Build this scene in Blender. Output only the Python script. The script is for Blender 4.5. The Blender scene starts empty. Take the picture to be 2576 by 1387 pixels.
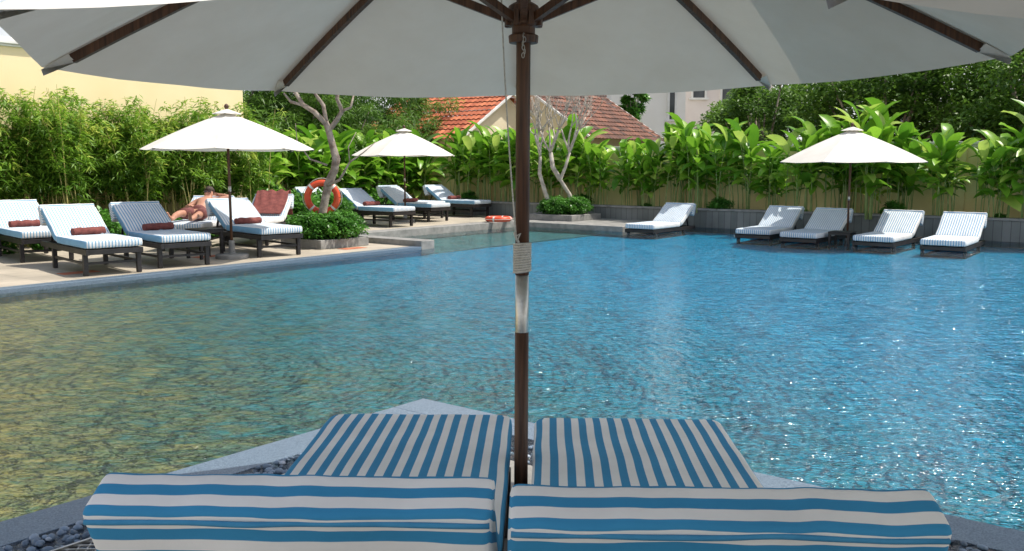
import bpy, math, random
import numpy as np
from mathutils import Vector, Matrix, noise
random.seed(7); np.random.seed(7)
scene=bpy.context.scene; COL=scene.collection
rad=math.radians
# ---------- layout frame of the pool (metres): s along the deck edge, r across the pool
C0=Vector((-1.53,15.05,0)); U=Vector((0.62,0.785,0)).normalized(); V=Vector((U.y,-U.x,0))
ANG=math.atan2(U.y,U.x)
def PF(s,r,z=0.0): 
    p=C0+U*s+V*r; return Vector((p.x,p.y,z))
# ---------- materials
def nm(name):
    m=bpy.data.materials.new(name); m.use_nodes=True
    nt=m.node_tree; nt.nodes.clear(); return m,nt,nt.nodes,nt.links
def N(nd,t,**k):
    n=nd.new(t)
    for a,b in k.items(): setattr(n,a,b)
    return n
def mat_noise(name,c1,c2,scale=5,rough=0.7,bump=0.1,bscale=None,detail=6,metal=0,spec=0.5,tint=False,coord='Object',transl=0,c3=None):
    m,nt,nd,lk=nm(name)
    out=N(nd,'ShaderNodeOutputMaterial'); p=N(nd,'ShaderNodeBsdfPrincipled')
    tc=N(nd,'ShaderNodeTexCoord'); nz=N(nd,'ShaderNodeTexNoise')
    nz.inputs['Scale'].default_value=scale; nz.inputs['Detail'].default_value=detail
    lk.new(tc.outputs[coord],nz.inputs['Vector'])
    rp=N(nd,'ShaderNodeValToRGB'); rp.color_ramp.elements[0].color=(*c1,1); rp.color_ramp.elements[1].color=(*c2,1)
    rp.color_ramp.elements[0].position=0.3; rp.color_ramp.elements[1].position=0.7
    if c3:
        e=rp.color_ramp.elements.new(0.9); e.color=(*c3,1)
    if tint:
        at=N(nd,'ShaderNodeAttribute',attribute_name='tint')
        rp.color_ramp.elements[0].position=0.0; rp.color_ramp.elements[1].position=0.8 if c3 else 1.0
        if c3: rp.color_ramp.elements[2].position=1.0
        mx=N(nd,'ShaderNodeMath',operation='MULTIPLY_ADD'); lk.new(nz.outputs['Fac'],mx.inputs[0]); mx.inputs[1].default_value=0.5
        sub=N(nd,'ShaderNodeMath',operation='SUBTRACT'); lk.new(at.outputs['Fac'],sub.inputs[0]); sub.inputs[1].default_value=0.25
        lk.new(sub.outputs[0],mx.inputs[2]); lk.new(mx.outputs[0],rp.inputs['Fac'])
    else: lk.new(nz.outputs['Fac'],rp.inputs['Fac'])
    lk.new(rp.outputs['Color'],p.inputs['Base Color'])
    p.inputs['Roughness'].default_value=rough; p.inputs['Metallic'].default_value=metal
    p.inputs['Specular IOR Level'].default_value=spec
    if bump>0:
        n2=N(nd,'ShaderNodeTexNoise'); n2.inputs['Scale'].default_value=bscale or scale*6; n2.inputs['Detail'].default_value=6
        lk.new(tc.outputs[coord],n2.inputs['Vector'])
        b=N(nd,'ShaderNodeBump'); b.inputs['Strength'].default_value=bump; b.inputs['Distance'].default_value=0.02
        lk.new(n2.outputs['Fac'],b.inputs['Height']); lk.new(b.outputs[0],p.inputs['Normal'])
    if transl>0:
        tr=N(nd,'ShaderNodeBsdfTranslucent'); lk.new(rp.outputs['Color'],tr.inputs['Color'])
        ms=N(nd,'ShaderNodeMixShader'); ms.inputs[0].default_value=transl
        lk.new(p.outputs[0],ms.inputs[1]); lk.new(tr.outputs[0],ms.inputs[2]); lk.new(ms.outputs[0],out.inputs[0])
    else: lk.new(p.outputs[0],out.inputs[0])
    return m
def mat_stripe(name='striped_canvas',period=0.054,blue=(0.05,0.28,0.50),white=(0.88,0.86,0.82),half=0.25):
    m,nt,nd,lk=nm(name)
    out=N(nd,'ShaderNodeOutputMaterial'); p=N(nd,'ShaderNodeBsdfPrincipled'); p.inputs['Roughness'].default_value=0.85; p.inputs['Specular IOR Level'].default_value=0.2
    at=N(nd,'ShaderNodeAttribute',attribute_name='stripe')
    m1=N(nd,'ShaderNodeMath',operation='MULTIPLY'); lk.new(at.outputs['Fac'],m1.inputs[0]); m1.inputs[1].default_value=1/period
    m2=N(nd,'ShaderNodeMath',operation='FRACT'); lk.new(m1.outputs[0],m2.inputs[0])
    m3=N(nd,'ShaderNodeMath',operation='SUBTRACT'); lk.new(m2.outputs[0],m3.inputs[0]); m3.inputs[1].default_value=0.5
    m4=N(nd,'ShaderNodeMath',operation='ABSOLUTE'); lk.new(m3.outputs[0],m4.inputs[0])
    rp=N(nd,'ShaderNodeValToRGB'); rp.color_ramp.elements[0].position=half-.008; rp.color_ramp.elements[1].position=half+.008
    rp.color_ramp.elements[0].color=(*blue,1); rp.color_ramp.elements[1].color=(*white,1)
    lk.new(m4.outputs[0],rp.inputs['Fac'])
    tc=N(nd,'ShaderNodeTexCoord'); nz=N(nd,'ShaderNodeTexNoise'); nz.inputs['Scale'].default_value=6; nz.inputs['Detail'].default_value=8
    lk.new(tc.outputs['Object'],nz.inputs['Vector'])
    r2=N(nd,'ShaderNodeMapRange'); r2.inputs[1].default_value=0.3; r2.inputs[2].default_value=0.7; r2.inputs[3].default_value=0.90; r2.inputs[4].default_value=1.03
    lk.new(nz.outputs['Fac'],r2.inputs[0])
    mx=N(nd,'ShaderNodeMix',data_type='RGBA',blend_type='MULTIPLY'); mx.inputs[0].default_value=1
    lk.new(rp.outputs['Color'],mx.inputs[6]); lk.new(r2.outputs[0],mx.inputs[7]); lk.new(mx.outputs[2],p.inputs['Base Color'])
    n2=N(nd,'ShaderNodeTexNoise'); n2.inputs['Scale'].default_value=14; n2.inputs['Detail'].default_value=4; lk.new(tc.outputs['Object'],n2.inputs['Vector'])
    n3=N(nd,'ShaderNodeTexNoise'); n3.inputs['Scale'].default_value=500; lk.new(tc.outputs['Object'],n3.inputs['Vector'])
    ad=N(nd,'ShaderNodeMath',operation='MULTIPLY_ADD'); lk.new(n3.outputs['Fac'],ad.inputs[0]); ad.inputs[1].default_value=0.08; lk.new(n2.outputs['Fac'],ad.inputs[2])
    b=N(nd,'ShaderNodeBump'); b.inputs['Strength'].default_value=0.3; b.inputs['Distance'].default_value=0.015
    lk.new(ad.outputs[0],b.inputs['Height']); lk.new(b.outputs[0],p.inputs['Normal'])
    lk.new(p.outputs[0],out.inputs[0]); return m
def mat_canvas():
    m,nt,nd,lk=nm('white_canvas')
    out=N(nd,'ShaderNodeOutputMaterial'); d=N(nd,'ShaderNodeBsdfDiffuse'); t=N(nd,'ShaderNodeBsdfTranslucent')
    tc=N(nd,'ShaderNodeTexCoord'); nz=N(nd,'ShaderNodeTexNoise'); nz.inputs['Scale'].default_value=3.0; nz.inputs['Detail'].default_value=10; nz.inputs['Roughness'].default_value=0.6
    lk.new(tc.outputs['Object'],nz.inputs['Vector'])
    rp=N(nd,'ShaderNodeValToRGB'); rp.color_ramp.elements[0].position=0.3; rp.color_ramp.elements[0].color=(0.69,0.66,0.60,1); rp.color_ramp.elements[1].position=0.65; rp.color_ramp.elements[1].color=(0.77,0.75,0.70,1)
    lk.new(nz.outputs['Fac'],rp.inputs['Fac']); lk.new(rp.outputs[0],d.inputs[0])
    t.inputs[0].default_value=(0.74,0.69,0.60,1)
    n3=N(nd,'ShaderNodeTexNoise'); n3.inputs['Scale'].default_value=250; lk.new(tc.outputs['Object'],n3.inputs['Vector'])
    n4=N(nd,'ShaderNodeTexNoise'); n4.inputs['Scale'].default_value=5; lk.new(tc.outputs['Object'],n4.inputs['Vector'])
    ad=N(nd,'ShaderNodeMath',operation='MULTIPLY_ADD'); lk.new(n3.outputs['Fac'],ad.inputs[0]); ad.inputs[1].default_value=0.05; lk.new(n4.outputs['Fac'],ad.inputs[2])
    b=N(nd,'ShaderNodeBump'); b.inputs['Strength'].default_value=0.15; b.inputs['Distance'].default_value=0.02; lk.new(ad.outputs[0],b.inputs['Height']); lk.new(b.outputs[0],d.inputs['Normal'])
    ms=N(nd,'ShaderNodeMixShader'); ms.inputs[0].default_value=0.06
    lk.new(d.outputs[0],ms.inputs[1]); lk.new(t.outputs[0],ms.inputs[2]); lk.new(ms.outputs[0],out.inputs[0]); return m
def mat_water():
    m,nt,nd,lk=nm('pool_water')
    out=N(nd,'ShaderNodeOutputMaterial'); tr=N(nd,'ShaderNodeBsdfTransparent'); tr.inputs[0].default_value=(0.88,0.96,0.98,1)
    gl=N(nd,'ShaderNodeBsdfGlossy'); gl.inputs['Roughness'].default_value=0.06; gl.inputs[0].default_value=(1,1,1,1)
    tc=N(nd,'ShaderNodeTexCoord')
    def nz(sc,det,stretch,rot=0.35):
        mp=N(nd,'ShaderNodeMapping'); mp.inputs['Scale'].default_value=stretch; mp.inputs['Rotation'].default_value=(0,0,rot)
        lk.new(tc.outputs['Object'],mp.inputs[0]); n=N(nd,'ShaderNodeTexNoise'); n.inputs['Scale'].default_value=sc; n.inputs['Detail'].default_value=det; n.inputs['Distortion'].default_value=0.8
        lk.new(mp.outputs[0],n.inputs['Vector']); return n
    a=nz(5.0,3,(1,1.8,1),.25); b=nz(18,2,(1,2.1,1),.1); c=nz(1.0,2,(1,1,1))
    mp=N(nd,'ShaderNodeMapping'); mp.inputs['Location'].default_value=(2.6,-6.4,0); lk.new(tc.outputs['Object'],mp.inputs[0])
    w=N(nd,'ShaderNodeTexWave',wave_type='RINGS',rings_direction='Z'); w.inputs['Scale'].default_value=4.0; w.inputs['Distortion'].default_value=6; w.inputs['Detail'].default_value=3; w.inputs['Detail Scale'].default_value=1.2
    lk.new(mp.outputs[0],w.inputs['Vector'])
    s1=N(nd,'ShaderNodeMath',operation='MULTIPLY_ADD'); lk.new(b.outputs['Fac'],s1.inputs[0]); s1.inputs[1].default_value=0.30; lk.new(a.outputs['Fac'],s1.inputs[2])
    s2=N(nd,'ShaderNodeMath',operation='MULTIPLY_ADD'); lk.new(c.outputs['Fac'],s2.inputs[0]); s2.inputs[1].default_value=1.5; lk.new(s1.outputs[0],s2.inputs[2])
    s3=N(nd,'ShaderNodeMath',operation='MULTIPLY_ADD'); lk.new(w.outputs['Fac'],s3.inputs[0]); s3.inputs[1].default_value=0.055; lk.new(s2.outputs[0],s3.inputs[2])
    bp=N(nd,'ShaderNodeBump'); bp.inputs['Strength'].default_value=1.0; bp.inputs['Distance'].default_value=0.055
    lk.new(s3.outputs[0],bp.inputs['Height']); lk.new(bp.outputs[0],gl.inputs['Normal'])
    fr=N(nd,'ShaderNodeFresnel'); fr.inputs['IOR'].default_value=1.6; lk.new(bp.outputs[0],fr.inputs['Normal'])
    ms=N(nd,'ShaderNodeMixShader'); lk.new(fr.outputs[0],ms.inputs[0]); lk.new(tr.outputs[0],ms.inputs[1]); lk.new(gl.outputs[0],ms.inputs[2]); lk.new(ms.outputs[0],out.inputs[0]); return m
def mat_poolfloor():
    m,nt,nd,lk=nm('pool_tile_painted_reflection')
    out=N(nd,'ShaderNodeOutputMaterial'); p=N(nd,'ShaderNodeBsdfPrincipled'); p.inputs['Roughness'].default_value=0.7; p.inputs['Specular IOR Level'].default_value=0.0
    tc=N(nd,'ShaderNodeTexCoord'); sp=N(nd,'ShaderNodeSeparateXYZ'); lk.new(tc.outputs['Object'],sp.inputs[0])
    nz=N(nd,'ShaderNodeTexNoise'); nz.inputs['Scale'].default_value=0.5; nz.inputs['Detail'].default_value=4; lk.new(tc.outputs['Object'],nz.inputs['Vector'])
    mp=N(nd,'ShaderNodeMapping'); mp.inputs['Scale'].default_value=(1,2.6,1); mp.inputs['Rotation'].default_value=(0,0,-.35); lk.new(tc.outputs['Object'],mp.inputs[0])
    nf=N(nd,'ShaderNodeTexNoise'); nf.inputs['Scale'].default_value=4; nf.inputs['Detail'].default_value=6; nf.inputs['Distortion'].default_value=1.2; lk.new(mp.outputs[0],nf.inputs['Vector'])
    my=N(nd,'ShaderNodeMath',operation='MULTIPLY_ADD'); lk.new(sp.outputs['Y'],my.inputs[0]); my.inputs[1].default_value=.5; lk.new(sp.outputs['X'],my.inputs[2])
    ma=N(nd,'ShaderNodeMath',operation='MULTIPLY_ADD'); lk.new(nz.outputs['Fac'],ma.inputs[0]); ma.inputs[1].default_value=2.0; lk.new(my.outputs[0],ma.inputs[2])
    mb_=N(nd,'ShaderNodeMath',operation='MULTIPLY_ADD'); lk.new(nf.outputs['Fac'],mb_.inputs[0]); mb_.inputs[1].default_value=5.5; lk.new(ma.outputs[0],mb_.inputs[2])  # streak noise breaks up the painted golden reflection
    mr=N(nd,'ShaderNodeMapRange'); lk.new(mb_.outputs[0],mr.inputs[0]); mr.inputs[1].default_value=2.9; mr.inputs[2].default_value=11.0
    rp=N(nd,'ShaderNodeValToRGB'); E=rp.color_ramp.elements; E[0].position=0; E[0].color=(0.34,0.28,0.10,1); E[1].position=1; E[1].color=(0.010,0.29,0.47,1)  # gold and olive end: yellow wall and bamboo reflection painted into floor colour
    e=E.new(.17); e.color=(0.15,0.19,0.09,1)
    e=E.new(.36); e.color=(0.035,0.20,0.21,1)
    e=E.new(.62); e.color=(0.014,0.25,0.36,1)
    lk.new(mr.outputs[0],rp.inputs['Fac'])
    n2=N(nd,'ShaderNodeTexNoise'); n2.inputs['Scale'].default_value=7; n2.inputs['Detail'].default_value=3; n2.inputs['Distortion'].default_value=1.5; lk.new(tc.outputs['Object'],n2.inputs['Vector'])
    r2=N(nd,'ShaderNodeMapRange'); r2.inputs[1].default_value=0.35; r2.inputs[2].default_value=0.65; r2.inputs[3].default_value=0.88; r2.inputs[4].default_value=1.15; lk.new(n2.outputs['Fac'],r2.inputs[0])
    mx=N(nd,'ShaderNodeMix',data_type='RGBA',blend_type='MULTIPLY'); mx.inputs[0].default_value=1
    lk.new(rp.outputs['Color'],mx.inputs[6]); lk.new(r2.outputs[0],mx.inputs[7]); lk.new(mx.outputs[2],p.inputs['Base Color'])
    lk.new(p.outputs[0],out.inputs[0]); return m
def mat_tiles(name,c1,c2,grout,sc,rot=0,bw=0.5,bh=0.5,mortar=0.01):
    m,nt,nd,lk=nm(name)
    out=N(nd,'ShaderNodeOutputMaterial'); p=N(nd,'ShaderNodeBsdfPrincipled'); p.inputs['Roughness'].default_value=0.6
    tc=N(nd,'ShaderNodeTexCoord'); mp=N(nd,'ShaderNodeMapping'); mp.inputs['Rotation'].default_value=(0,0,-ANG+rot); lk.new(tc.outputs['Object'],mp.inputs[0])
    br=N(nd,'ShaderNodeTexBrick'); br.offset=0; br.inputs['Scale'].default_value=sc; br.inputs['Color1'].default_value=(*c1,1); br.inputs['Color2'].default_value=(*c2,1); br.inputs['Mortar'].default_value=(*grout,1)
    br.inputs['Brick Width'].default_value=bw; br.inputs['Row Height'].default_value=bh; br.inputs['Mortar Size'].default_value=mortar
    lk.new(mp.outputs[0],br.inputs['Vector'])
    nz=N(nd,'ShaderNodeTexNoise'); nz.inputs['Scale'].default_value=1.7; nz.inputs['Detail'].default_value=9; lk.new(tc.outputs['Object'],nz.inputs['Vector'])
    r2=N(nd,'ShaderNodeMapRange'); r2.inputs[1].default_value=0.3; r2.inputs[2].default_value=0.7; r2.inputs[3].default_value=0.75; r2.inputs[4].default_value=1.15; lk.new(nz.outputs['Fac'],r2.inputs[0])
    mx=N(nd,'ShaderNodeMix',data_type='RGBA',blend_type='MULTIPLY'); mx.inputs[0].default_value=1
    lk.new(br.outputs['Color'],mx.inputs[6]); lk.new(r2.outputs[0],mx.inputs[7]); lk.new(mx.outputs[2],p.inputs['Base Color'])
    lk.new(p.outputs[0],out.inputs[0]); return m
M={}
M['stripe']=mat_stripe(); M['canvas']=mat_canvas(); M['water']=mat_water()
M['stripefar']=mat_stripe('fine_striped_canvas',0.040,(0.20,0.40,0.60),(0.80,0.80,0.79),0.19)
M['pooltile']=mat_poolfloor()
M['shelftile']=mat_tiles('shelf_tile',(0.03,0.19,0.19),(0.04,0.23,0.23),(0.06,0.2,0.19),5)
M['deck']=mat_tiles('deck_paving',(0.44,0.39,0.31),(0.50,0.44,0.35),(0.28,0.25,0.21),1.0,0,0.6,0.6,0.006)
M['granite']=mat_noise('granite',(0.055,0.09,0.135),(0.20,0.27,0.35),150,0.3,0.12,detail=3)
M['stone']=mat_noise('grey_stone',(0.19,0.19,0.18),(0.33,0.32,0.30),7,0.75,0.25,detail=10)
M['slate']=mat_tiles('slate_cladding',(0.15,0.165,0.155),(0.24,0.25,0.235),(0.10,0.105,0.10),1,0,0.6,0.15,0.006)
M['red']=mat_noise('red_inlay',(0.45,0.12,0.06),(0.55,0.2,0.11),8,0.8,0.1)
M['yellow']=mat_noise('yellow_render',(0.88,0.73,0.42),(0.92,0.78,0.48),1.2,0.9,0.08,60,detail=12)
M['yellow2']=mat_noise('aged_yellow_render',(0.72,0.58,0.27),(0.92,0.80,0.45),1.6,0.9,0.1,50,detail=12)
M['cap']=mat_noise('white_coping',(0.66,0.66,0.62),(0.84,0.84,0.82),3,0.8,0.1)
M['cream']=mat_noise('cream_render',(0.66,0.56,0.38),(0.82,0.74,0.55),1.5,0.9,0.1)
M['white']=mat_noise('white_render',(0.80,0.78,0.72),(0.88,0.87,0.83),0.8,0.9,0.05)
M['pink']=mat_noise('pale_pink_render',(0.76,0.68,0.64),(0.84,0.77,0.73),0.8,0.9,0.05)
M['glass']=mat_noise('window_glass',(0.03,0.035,0.04),(0.07,0.08,0.09),2,0.15,0)
M['tile']=mat_noise('terracotta_tile',(0.30,0.065,0.028),(0.60,0.19,0.085),6,0.85,0.15,tint=True,c3=(0.68,0.31,0.17))
M['tileold']=mat_noise('weathered_terracotta_tile',(0.08,0.05,0.042),(0.27,0.12,0.08),3,0.9,0.15,tint=True,c3=(0.36,0.23,0.17))
M['ground']=mat_noise('soil_ground',(0.09,0.08,0.05),(0.16,0.15,0.09),2,0.95,0.3)
M['darkwood']=mat_noise('black_brown_wood',(0.010,0.009,0.010),(0.028,0.024,0.024),9,0.45,0.15)
def mat_wood():
    m,nt,nd,lk=nm('parasol_wood')
    out=N(nd,'ShaderNodeOutputMaterial'); p=N(nd,'ShaderNodeBsdfPrincipled'); p.inputs['Roughness'].default_value=0.5
    tc=N(nd,'ShaderNodeTexCoord'); mp=N(nd,'ShaderNodeMapping'); mp.inputs['Scale'].default_value=(60,60,3); lk.new(tc.outputs['Object'],mp.inputs[0])
    nz=N(nd,'ShaderNodeTexNoise'); nz.inputs['Scale'].default_value=1.5; nz.inputs['Detail'].default_value=6; lk.new(mp.outputs[0],nz.inputs['Vector'])
    rp=N(nd,'ShaderNodeValToRGB'); rp.color_ramp.elements[0].position=0.3; rp.color_ramp.elements[1].position=0.75; rp.color_ramp.elements[0].color=(0.036,0.015,0.007,1); rp.color_ramp.elements[1].color=(0.15,0.066,0.031,1)
    lk.new(nz.outputs['Fac'],rp.inputs['Fac']); lk.new(rp.outputs[0],p.inputs['Base Color'])
    b=N(nd,'ShaderNodeBump'); b.inputs['Strength'].default_value=0.2; b.inputs['Distance'].default_value=0.01; lk.new(nz.outputs['Fac'],b.inputs['Height']); lk.new(b.outputs[0],p.inputs['Normal'])
    lk.new(p.outputs[0],out.inputs[0]); return m
M['wood']=mat_wood()
M['steel']=mat_noise('brushed_steel',(0.5,0.48,0.44),(0.68,0.66,0.62),30,0.36,0.05,metal=1)
M['rope']=mat_noise('cotton_rope',(0.50,0.47,0.42),(0.70,0.67,0.60),120,0.9,0.5,200)
M['blue']=mat_noise('blue_piping',(0.035,0.22,0.40),(0.055,0.27,0.46),20,0.85,0.1)
M['orange']=mat_noise('orange_plastic',(0.62,0.06,0.018),(0.76,0.10,0.03),6,0.4,0.05)
M['whitep']=mat_noise('white_band',(0.6,0.58,0.54),(0.8,0.78,0.75),6,0.6,0.05)
M['towel']=mat_noise('maroon_towel',(0.17,0.045,0.04),(0.30,0.09,0.075),14,0.95,0.9,160)
M['bark']=mat_noise('grey_bark',(0.14,0.10,0.075),(0.42,0.36,0.30),9,0.9,0.6,25,detail=10)
M['barkpale']=mat_noise('pale_bark',(0.30,0.26,0.21),(0.60,0.55,0.48),9,0.9,0.4,25)
M['cane']=mat_noise('bamboo_cane',(0.36,0.33,0.09),(0.62,0.52,0.20),6,0.6,0)
M['stem']=mat_noise('plant_stem',(0.14,0.25,0.06),(0.34,0.40,0.15),6,0.6,0)
M['leafB']=mat_noise('bamboo_leaf',(0.030,0.11,0.012),(0.22,0.41,0.035),1.6,0.5,0,tint=True,c3=(0.54,0.62,0.11),transl=0.4)
M['leafT']=mat_noise('tree_leaf',(0.020,0.075,0.013),(0.17,0.33,0.042),0.9,0.5,0,tint=True,c3=(0.40,0.54,0.10),transl=0.38)
M['leafH']=mat_noise('ginger_leaf',(0.055,0.20,0.015),(0.25,0.50,0.04),2,0.35,0,tint=True,c3=(0.52,0.68,0.14),transl=0.4)
M['leafS']=mat_noise('shrub_leaf',(0.022,0.10,0.013),(0.12,0.33,0.04),3,0.4,0,tint=True,c3=(0.28,0.48,0.09),transl=0.3)
M['pebble']=mat_noise('blue_grey_pebble',(0.07,0.11,0.16),(0.22,0.30,0.40),20,0.45,0.2,tint=True,c3=(0.42,0.48,0.56))
M['skin']=mat_noise('skin',(0.42,0.20,0.13),(0.52,0.27,0.18),12,0.5,0.05)
M['hair']=mat_noise('brown_hair',(0.02,0.012,0.008),(0.07,0.04,0.025),60,0.6,0.4)
M['shorts']=mat_noise('maroon_cloth',(0.13,0.04,0.04),(0.20,0.07,0.06),20,0.9,0.2)
M['dark']=mat_noise('dark_soil',(0.02,0.016,0.012),(0.05,0.04,0.03),10,0.95,0.4)
# ---------- mesh builder
def obj_from(name,me,mat,parent=None):
    if mat: me.materials.append(mat)
    o=bpy.data.objects.new(name,me); COL.objects.link(o)
    if parent: o.parent=parent
    return o
class MB:
    def __init__(s): s.v=[]; s.f=[]; s.t=[]; s.a=[]
    def add(s,vs,fs,tint=0.5,attr=None):
        o=len(s.v); s.v+= [tuple(x) for x in vs]; s.f+=[tuple(i+o for i in f) for f in fs]
        s.t+=[tint]*len(fs) if not isinstance(tint,list) else tint
        s.a+= attr if attr is not None else [0.0]*len(vs)
    def box(s,c,d,Mx=None,tint=0.5):
        c=Vector(c); vs=[]
        for z in(-.5,.5):
            for y in(-.5,.5):
                for x in(-.5,.5):
                    p=Vector((x*d[0],y*d[1],z*d[2]))
                    if Mx is not None: p=Mx@p
                    vs.append(c+p)
        s.add(vs,[(0,2,3,1),(4,5,7,6),(0,1,5,4),(2,6,7,3),(0,4,6,2),(1,3,7,5)],tint)
    def fbox(s,s0,s1,r0,r1,z0,z1):
        pts=[(s0,r0),(s0,r1),(s1,r1),(s1,r0)]
        vs=[PF(a,b,z0) for a,b in pts]+[PF(a,b,z1) for a,b in pts]
        s.add(vs,[(0,3,2,1),(4,5,6,7),(0,1,5,4),(1,2,6,5),(2,3,7,6),(3,0,4,7)])
    def beam(s,p0,p1,w,h):
        p0=Vector(p0);p1=Vector(p1); d=(p1-p0); L=d.length; d.normalize()
        sd=d.cross(Vector((0,0,1)))
        if sd.length<1e-4: sd=Vector((1,0,0))
        sd.normalize(); up=sd.cross(d)
        Mx=Matrix((sd,d,up)).transposed()
        s.box((p0+p1)/2,(w,L,h),Mx)
    def tube(s,pts,rads,n=8,cap=True,tint=0.5,attr=None):
        pts=[Vector(p) for p in pts]
        if not hasattr(rads,'__len__'): rads=[rads]*len(pts)
        vs=[];fs=[]; prev=None
        for i,p in enumerate(pts):
            d=(pts[min(i+1,len(pts)-1)]-pts[max(i-1,0)]).normalized()
            if prev is None:
                a=d.cross(Vector((0,0,1)));
                if a.length<.05: a=d.cross(Vector((1,0,0)))
            else: a=prev-d*prev.dot(d)
            a.normalize(); prev=a; b=d.cross(a)
            for k in range(n):
                t=2*math.pi*k/n; vs.append(p+(a*math.cos(t)+b*math.sin(t))*rads[i])
        for i in range(len(pts)-1):
            for k in range(n):
                fs.append((i*n+k,i*n+(k+1)%n,(i+1)*n+(k+1)%n,(i+1)*n+k))
        if cap: fs.append(tuple(range(n-1,-1,-1))); fs.append(tuple((len(pts)-1)*n+k for k in range(n)))
        s.add(vs,fs,tint,attr)
    def lathe(s,prof,n=24,c=(0,0,0)):
        vs=[];fs=[]
        for r,z in prof:
            for k in range(n):
                t=2*math.pi*k/n; vs.append((c[0]+r*math.cos(t),c[1]+r*math.sin(t),c[2]+z))
        for i in range(len(prof)-1):
            for k in range(n): fs.append((i*n+k,i*n+(k+1)%n,(i+1)*n+(k+1)%n,(i+1)*n+k))
        fs.append(tuple(range(n-1,-1,-1))); fs.append(tuple((len(prof)-1)*n+k for k in range(n)))
        s.add(vs,fs)
    def build(s,name,mat,parent=None,smooth=False,bevel=0,tint=False,attr=None):
        me=bpy.data.meshes.new(name); me.from_pydata(s.v,[],s.f); me.update()
        if smooth: me.polygons.foreach_set('use_smooth',[True]*len(me.polygons))
        if tint:
            a=me.attributes.new('tint','FLOAT','FACE'); a.data.foreach_set('value',s.t)
        if attr:
            a=me.attributes.new(attr,'FLOAT','POINT'); a.data.foreach_set('value',s.a)
        o=obj_from(name,me,mat,parent)
        if bevel:
            b=o.modifiers.new('bevel','BEVEL'); b.width=bevel; b.segments=2; b.limit_method='ANGLE'
        return o
def thing(name,loc,rotz,label,cat,group=None):
    e=bpy.data.objects.new(name,None); COL.objects.link(e); e.empty_display_size=0.2
    e.location=loc; e.rotation_euler=(0,0,rotz); e['label']=label; e['category']=cat
    if group: e['group']=group
    return e
def tag(o,label,cat,group=None,kind=None):
    o['label']=label
    o['category']=cat
    if group:o['group']=group
    if kind:o['kind']=kind
    return o
def struct(o,label=None):
    o['kind']='structure'; o['label']=label or o.name.replace('_',' '); o['category']=o.name.replace('_',' '); return o
def copy_thing(root,loc,rotz,label=None,scale=None):
    def cp(o,par):
        n=o.copy(); COL.objects.link(n)
        if par: n.parent=par
        for c in list(o.children): cp(c,n)
        return n
    n=cp(root,None); n.location=loc; n.rotation_euler=(0,0,rotz)
    if scale: n.scale=(scale,)*3 if not hasattr(scale,'__len__') else scale
    if label: n['label']=label
    return n
# ---------- structure: ground, pools, deck
SF=7.85; FZ=-0.13
mb=MB()
def gq(s0,s1,r0,r1,z=-0.02):
    vs=[PF(s0,r0,z),PF(s0,r1,z),PF(s1,r1,z),PF(s1,r0,z)]; mb.add(vs,[(0,1,2,3)])
B=400
gq(-B,B,-B,-2.3); gq(8.0,B,-2.3,B); gq(-B,-30,-2.3,B); gq(-30,8.0,26,B)
struct(mb.build('ground',M['ground']),'bare soil ground around the pool garden')
mb=MB(); mb.fbox(-30,8.0,-0.1,26,-0.6,FZ); struct(mb.build('pool_floor',M['pooltile']),'blue tiled pool floor with golden reflection painted in at left')
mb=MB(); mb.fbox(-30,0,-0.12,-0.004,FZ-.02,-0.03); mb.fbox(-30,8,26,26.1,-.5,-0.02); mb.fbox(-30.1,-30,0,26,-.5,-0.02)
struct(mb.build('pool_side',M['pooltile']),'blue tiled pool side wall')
mb=MB(); mb.fbox(0,8.0,-2.35,-0.11,-0.6,FZ+.02); struct(mb.build('wading_pool_floor',M['shelftile']),'shallow wading pool floor')
mb=MB(); vs=[PF(-30,-0.0,-0.015),PF(-30,26,-0.015),PF(SF,26,-0.015),PF(SF,0,-0.015)]; mb.add(vs,[(0,1,2,3)])
vs=[PF(0,-2.3,-0.0145),PF(0,0,-0.0145),PF(SF,0,-0.0145),PF(SF,-2.3,-0.0145)]; mb.add(vs,[(0,1,2,3)])
struct(mb.build('water',M['water']),'rippled blue swimming pool water')
mb=MB(); mb.fbox(-30,0,-12,-0.18,-0.05,0.03); mb.fbox(0.0,SF,-12,-2.5,-0.05,0.0301)
struct(mb.build('paving',M['deck']),'pale stone pool deck paving')
mb=MB(); mb.fbox(-30,-0.02,-0.18,0.02,-0.06,0.035); struct(mb.build('pool_coping',M['granite'],bevel=0.006),'blue granite coping along the deck edge')
mb=MB()
for s_,r_ in((-5.6,-1.0),(-3.4,-1.5),(-1.15,-0.8),(-8.0,-0.9),(3.1,-3.4)):
    for a in range(2):
        mb.fbox(s_+a*0.24,s_+a*0.24+0.22,r_,r_+0.22,0.031,0.035)
struct(mb.build('paving_inlay',M['red']),'square red tile inlays in the deck')
mb=MB(); mb.fbox(-0.02,0.3,-2.5,0.02,-0.1,0.13); mb.fbox(0.3,5.5,-2.5,-2.15,-0.1,0.13); mb.fbox(5.5,7.84,-2.6,0.6,-0.1,0.10)
o=mb.build('pool_kerb',M['stone'],bevel=0.01); struct(o,'raised grey stone kerb around the wading pool')
PN=Vector((-0.54,5.32,0))
def PQ(a,b,z=0): 
    p=PN-U*a+V*b; return Vector((p.x,p.y,z))
def qbox(mb,a0,a1,b0,b1,z0,z1):
    pts=[(a0,b0),(a1,b0),(a1,b1),(a0,b1)]
    vs=[PQ(a,b,z0) for a,b in pts]+[PQ(a,b,z1) for a,b in pts]
    mb.add(vs,[(0,1,2,3),(7,6,5,4),(4,5,1,0),(5,6,2,1),(6,7,3,2),(7,4,0,3)])
mb=MB(); qbox(mb,0,0.25,0,9,-.4,-0.011); qbox(mb,0.25,9,0,0.25,-.4,-0.011)
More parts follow.
